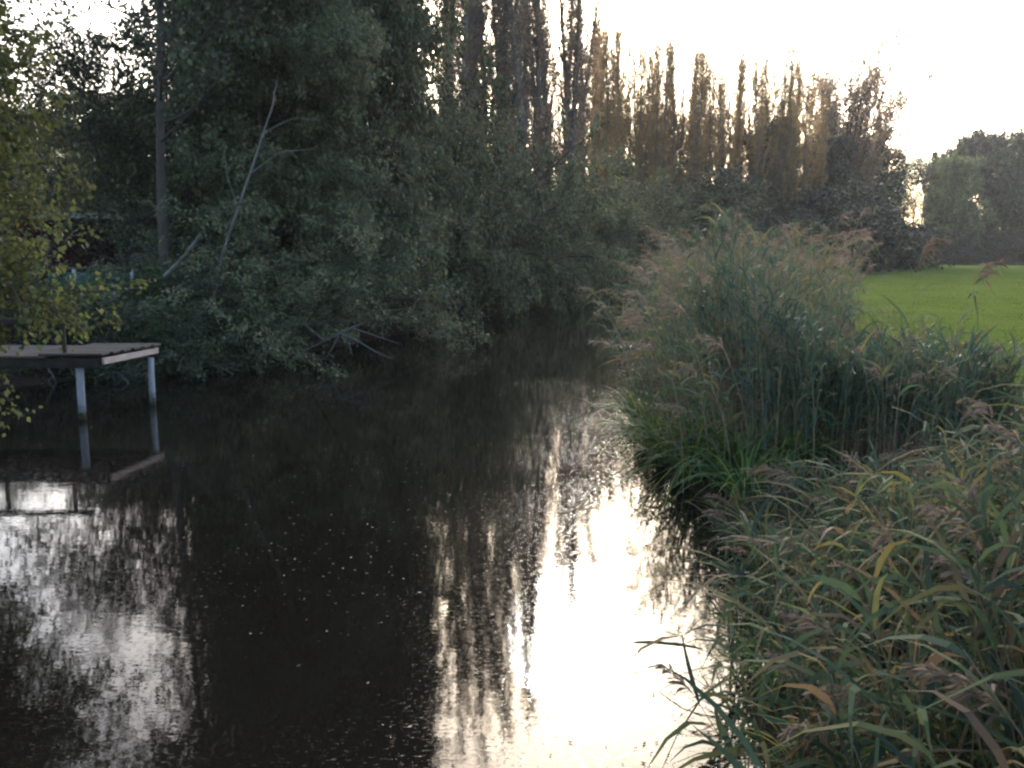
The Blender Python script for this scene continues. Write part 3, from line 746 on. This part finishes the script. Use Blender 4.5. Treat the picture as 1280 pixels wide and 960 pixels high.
# dry stems and litter in the gap and at the right
def gap(x, y, rg):
    return (x > 2.9) & (y + .12 * x > 6.7) & (y < 9.4 + .5 * (x - 4)) & (x < 7.5)
b = scatter(221, 2600, 2.6, 7.6, 6.2, 11.2, gap); rg = NP(222); n = len(b)
h = rg.uniform(.12, .38, n) * (1 + 1.2 * sst((b[:, 0] - 3.8) / 1) * sst((b[:, 1] - 7.6) / .8)); laz = rg.uniform(0, 6.28, n); lean = rg.uniform(.05, .8, n)
s6 = np.linspace(0, 1, 5); ld = np.stack([np.cos(laz), np.sin(laz), laz * 0], -1)
P = b[:, None] + ld[:, None] * (h * lean)[:, None, None] * (s6 ** 2)[None, :, None] + np.array([0, 0, 1.]) * (h[:, None] * (s6 - .3 * lean[:, None] * s6 ** 2))[..., None]
side = np.repeat(unit(np.cross(ld, [0, 0, 1.]) + rg.normal(0, .5, (n, 3)))[:, None], 5, 1)
V, F = ribbons(P, side, rg.uniform(.006, .014, n)[:, None] * np.array([1, 1, .8, .5, .1])[None])
bl = scatter(223, 5200, .4, 7, 1.0, 11, lambda x, y, rg: (x > xr(y) + .05)); m = len(bl); rg = NP(224)
az = rg.uniform(0, 6.28, m); l = rg.uniform(.12, .45, m); dv = np.stack([np.cos(az), np.sin(az), rg.uniform(-.05, .35, m)], -1); bl[:, 2] += rg.uniform(.03, .16, m)
Q = bl[:, None] + dv[:, None] * (l[:, None] * np.array([0, .5, 1.])[None])[..., None] - np.array([0, 0, 1.]) * (l[:, None] * .25 * np.array([0, .2, 1.])[None])[..., None]
sd = np.repeat(unit(np.cross(dv, [0, 0, 1.]))[:, None], 3, 1)
V2, F2 = ribbons(Q, sd, rg.uniform(.006, .018, m)[:, None] * np.array([.7, 1, .1])[None])
stuff('dry_reed_litter', [(V, F, 3), (V2, F2, 3)], 'dry brown stems and dead litter between the green reeds', 'dead stems')

# rough weeds along the field edge and the meadow grass
b = scatter(231, 2400, 4.5, 16, 10.6, 32, lambda x, y, rg: (x > np.where(y < 10.2, 5.0, np.minimum(.38 * y, xr(y) + 4.0))) & (x < np.where(y < 12, 9.5, xr(y) + 6.0)) & (rg.random(len(x)) < .8))
rg = NP(232); n = len(b)
parts = reeds(233, b, rg.uniform(.15, .38, n), rg.uniform(0, 6.28, n), rg.uniform(.1, .9, n), 5, (.16, .32), (.010, .018), .08, .1, .55)
stuff('field_edge_weeds', parts, 'rough grass and weeds between the reeds and the meadow', 'weeds')
ng = 110000; rg = NP(241)
yy = 11 + 60 * rg.random(ng) ** 1.7; xx = rg.uniform(3.5, 45, ng)
kp = (xx > xr(yy) + 3.6) & (xx < .68 * yy + 2)
b = gzv(np.stack([xx[kp], yy[kp]], -1)); b[:, 2] += .02; n = len(b)
az = rg.uniform(0, 6.28, n); hd = np.stack([np.cos(az), np.sin(az), az * 0], -1); l = rg.uniform(.05, .11, n)
s3 = np.array([0, .55, 1.])
Q = b[:, None] + np.array([0, 0, 1.]) * (l[:, None] * (s3 - .35 * s3 ** 2))[..., None] + hd[:, None] * (l[:, None] * .6 * s3 ** 2)[..., None]
sd = np.repeat(np.stack([-np.sin(az), np.cos(az), az * 0], -1)[:, None], 3, 1)
V, F = ribbons(Q, sd, (rg.uniform(.006, .012, n) * (1 + b[:, 1] / 60))[:, None] * np.array([1, .8, .1])[None])
tag(link('meadow_grass', np_mesh('meadow_grass', [(V, F, 0)], [M_grass])), 'short bright green meadow grass beyond the reeds', 'grass', None, 'stuff')


# sedge tussocks at the water's edge
def sedge(seed, nb, L0):
    rg = NP(seed); az = rg.uniform(0, 6.28, nb); hd = np.stack([np.cos(az), np.sin(az), az * 0], -1)
    L = L0 * rg.uniform(.55, 1.15, nb); el = rg.uniform(R(48), R(84), nb); dr = rg.uniform(.25, 1.0, nb)
    p = hd * rg.uniform(0, .14, nb)[:, None]; s = np.linspace(0, 1, 8)
    d0 = hd * np.cos(el)[:, None] + np.array([0, 0, 1.]) * np.sin(el)[:, None]
    Q = p[:, None] + d0[:, None] * (L[:, None] * s)[..., None] + hd[:, None] * (L[:, None] * .3 * s ** 2)[..., None] - np.array([0, 0, 1.]) * (L * dr)[:, None, None] * (s ** 2.3)[None, :, None]
    sd = np.repeat(unit(np.cross(hd, [0, 0, 1.]) + rg.normal(0, .25, (nb, 3)))[:, None], 8, 1)
    W = rg.uniform(.012, .026, nb)[:, None] * np.array([.7, .95, 1, 1, .9, .7, .4, .03])[None]
    V, F = ribbons(Q, sd, W)
    return np_mesh('sedge', [(V, F, 0)], [M_sedge])


SED = [sedge(301, 130, 1.05), sedge(302, 120, .95)]
for q, (x, y, s, lab) in enumerate((
        (1.65, 10.2, 1.0, 'arching sedge clump at the reed corner where the bank juts into the water'),
        (1.68, 9.3, 1.0, 'yellowing sedge clump hanging over the water below the tall reeds'),
        (2.7, 8.3, .95, 'sedge clump at the dark foot of the reed wall'),
        (1.7, 11.6, .95, 'sedge clump further along the waterline below tall reeds'),
        (2.05, 7.6, .95, 'sedge clump in the corner between foreground reeds and tall bed'),
        (1.78, 8.5, 1.1, 'largest sedge clump, at the front tip of the tall bed over the water'),
        (2.15, 8.3, 1.0, 'sedge clump just inland of the largest one'),
        (2.0, 9.2, 1.0, 'sedge clump behind the largest one against the tall reeds'),
        (1.35, 4.2, .7, 'sedge clump at the waterline of the foreground reeds'),
        (1.2, 3.2, .75, 'sedge clump with pale curled blades at the bottom of the picture'),
        (1.75, 2.9, .85, 'wide bladed sedge clump near the bottom right corner'),
        (2.0, 4.4, .8, 'sedge clump in the middle of the foreground reeds'))):
    z = max(float(ground_z(np.array(x), np.array(y))), -.05)
    o = link('sedge_clump', SED[q % 2]); o.location = (x, y, z); o.rotation_euler = (0, 0, q * 1.3); o.scale = (s, s, s)
    tag(o, lab, 'sedge', "sedge clumps at the water's edge")


# single reeds that stand out, each with its plume
def single(px, py, d, label, bend=.18, az=2.6, size=1.0, seed=0):
    tip = at(px, py, d); h = None
    rg = NP(400 + seed)
    g = max(float(ground_z(np.array(tip[0]), np.array(d))), -.05)
    h = (tip[2] - g) / (1 - .42 * bend * bend) * .97
    bx, by = tip[0] - math.cos(az) * h * bend, d - math.sin(az) * h * bend
    ps = reeds(500 + seed, np.array([[0, 0, 0.]]), np.array([h]), np.array([az]), np.array([bend]), 7, (.28, .46), (.018, .028), 1.1, .3, size, (18, 48), 90, (.007, .015), .62)
    e = empty('reed_stalk', (bx, by, g)); tag(e, label, 'reed', 'single reeds with plumes')
    st = np_mesh('stem', [(v, f, 0) for v, f, m in ps if m == 1], [M_stem]); pm = np_mesh('plume', [(v, f, 0) for v, f, m in ps if m == 2], [M_plume])
    link('stem', st, e); link('plume', pm, e)
    lv = [v for v, f, m in ps if m == 0][0].reshape(-1, 10, 3); q4 = np.array([(k * 2, k * 2 + 1, k * 2 + 3, k * 2 + 2) for k in range(4)])
    for one in lv: link('leaf', np_mesh('leaf', [(one, q4, 0)], [M_reed]), e)


for q, (px, py, d, bend, az, sz, lab) in enumerate((
        (1152, 312, 7.6, .12, .6, 1.15, 'tall single reed with a spiky plume standing against the meadow and hedge'),
        (1222, 338, 8.0, .2, .2, 1.0, 'reed with a one-sided plume against the meadow at the right'),
        (1066, 318, 9.8, .15, 2.9, .8, 'small plumed reed at the left end of the visible meadow'),
        (930, 285, 12.0, .3, 2.6, .9, 'tallest plumed reed in the bed rising left of the dark narrow tree'),
        (975, 300, 11.6, .15, 1.2, .9, 'tall plumed reed right of the tallest one'),
        (1000, 312, 11.2, .12, .8, .85, 'plumed reed left of the pair before the bare tree'),
        (1022, 300, 11.4, .14, 2.0, .85, 'plumed reed below the bare round tree'),
        (1205, 520, 6.9, .35, .3, 1.2, 'drooping pale plume hanging before the dry stems at the right'),
        (1165, 572, 6.6, .55, 3.0, 1.1, 'bowed plume lying over the top of the foreground reeds'),
        (1000, 600, 6.3, .5, 2.8, 1.1, 'bowed plume at the upper edge of the foreground reeds left side'),
        (1255, 585, 6.0, .5, .4, 1.0, 'bowed grey plume at the right edge above foreground reeds'),
        (1045, 790, 3.3, .7, 2.2, .8, 'pinkish plume nodding in the middle foreground'),
        (1230, 735, 3.2, .4, 2.0, .8, 'pale pink plume upright in the right foreground'),
        (1255, 880, 2.4, .4, 2.5, .7, 'close pale tufted plume in the bottom right corner'),
        (935, 455, 9.4, .4, 3.6, 1.0, 'orange brown plume bowed across the reed wall'),
        (800, 445, 12.2, .5, 3.3, 1.0, 'rusty plume leaning out to the water from the tall reeds'),
        (800, 355, 20.0, .3, 3.2, 1.0, 'pale plume leaning over the far narrowing water'),
        (740, 360, 24.0, .55, 3.2, 1.1, 'lone pale plume bent over the far end of the water'))):
    single(px, py, d, lab, bend, az, sz, q)

# ------------------------------------------------------------------ leaf litter on the water, many flecks added to imitate ripple glints
rg = NP(601); n = 16000
y = 2.5 + 30 * rg.random(n) ** 1.6; x = xl(y) + (xr(y) - xl(y)) * rg.random(n)
kp = (np.sin(x * 1.3 + y * .35) + np.sin(y * .9 - x * .5 + 1.0) + np.sin(x * .7 - y * 1.7)) * .45 + rg.random(n) * 1.2 > .55
x, y = x[kp], y[kp]; n = len(x)
l = .004 + .014 * rg.random(n) ** 3; az = rg.uniform(0, 6.28, n)
a = np.stack([np.cos(az), np.sin(az), az * 0], -1) * l[:, None]; s = np.stack([-np.sin(az), np.cos(az), az * 0], -1) * (l * rg.uniform(.25, .6, n))[:, None]
c = np.stack([x, y, x * 0 + .004], -1); up = np.array([0, 0, 1.]) * (l * rg.uniform(.05, .4, n))[:, None]
V = np.stack([c - a + up, c + s, c + a + up, c - s], 1).reshape(-1, 3); bi = np.arange(n)[:, None] * 4
tag(link('leaf_litter_and_glints', np_mesh('leaf_litter_and_glints', [(V, np.concatenate([bi + np.array([[0, 1, 2]]), bi + np.array([[0, 2, 3]])]), 0)], [M_float])), 'tiny pale flecks on the dark water, partly leaf litter, partly imitated ripple glints', 'leaf litter and glints', None, 'stuff')

# ------------------------------------------------------------------ air
m, nt, out = mat('air'); pv = nt.nodes.new('ShaderNodeVolumePrincipled'); pv.inputs['Density'].default_value = .0002
pv.inputs['Color'].default_value = (.93, .94, .97, 1); pv.inputs['Anisotropy'].default_value = .45; nt.links.new(pv.outputs[0], out.inputs['Volume'])
hz = np.array([(x, y, z) for z in (-2.2, 45) for x, y in ((-1000, -200), (1000, -200), (1000, 1700), (-1000, 1700))])
tag(link('haze', np_mesh('haze', [(hz, np.array([(0, 3, 2, 1), (4, 5, 6, 7), (0, 1, 5, 4), (1, 2, 6, 5), (2, 3, 7, 6), (3, 0, 4, 7)]), 0)], [m])), 'thin pale haze hanging in the autumn air', 'haze', None, 'stuff')

# ------------------------------------------------------------------ light
SUN_EL, SUN_AZ = R(24), R(4)   # azimuth from +Y towards +X
w = bpy.data.worlds.new('World'); scene.world = w; w.use_nodes = True
nt = w.node_tree; nt.nodes.clear()
sky = nt.nodes.new('ShaderNodeTexSky'); sky.sky_type = 'NISHITA'; sky.sun_disc = False
sky.sun_elevation = SUN_EL; sky.sun_rotation = SUN_AZ; sky.air_density = 1.0; sky.dust_density = 3.2; sky.ozone_density = 1.0
bg = nt.nodes.new('ShaderNodeBackground'); bg.inputs[1].default_value = .15
wo = nt.nodes.new('ShaderNodeOutputWorld'); nt.links.new(sky.outputs[0], bg.inputs[0]); nt.links.new(bg.outputs[0], wo.inputs[0])
sd = bpy.data.lights.new('sun', 'SUN'); sd.energy = 1.1; sd.angle = R(8); sd.color = (1, .94, .85)
so = bpy.data.objects.new('sun', sd); COL.objects.link(so)
so.rotation_euler = (R(90) - SUN_EL, 0, math.pi - SUN_AZ)

vs = scene.view_settings
vs.view_transform = 'Standard'; vs.look = 'None'; vs.exposure = 1.95; vs.gamma = 1.0; vs.use_curve_mapping = False
cy = scene.cycles
scene.render.engine = 'CYCLES'
cy.use_denoising = True; cy.max_bounces = 7; cy.diffuse_bounces = 3; cy.glossy_bounces = 3; cy.transmission_bounces = 3; cy.transparent_max_bounces = 8
cy.pixel_filter_type = 'BLACKMAN_HARRIS'; cy.filter_width = 2.4
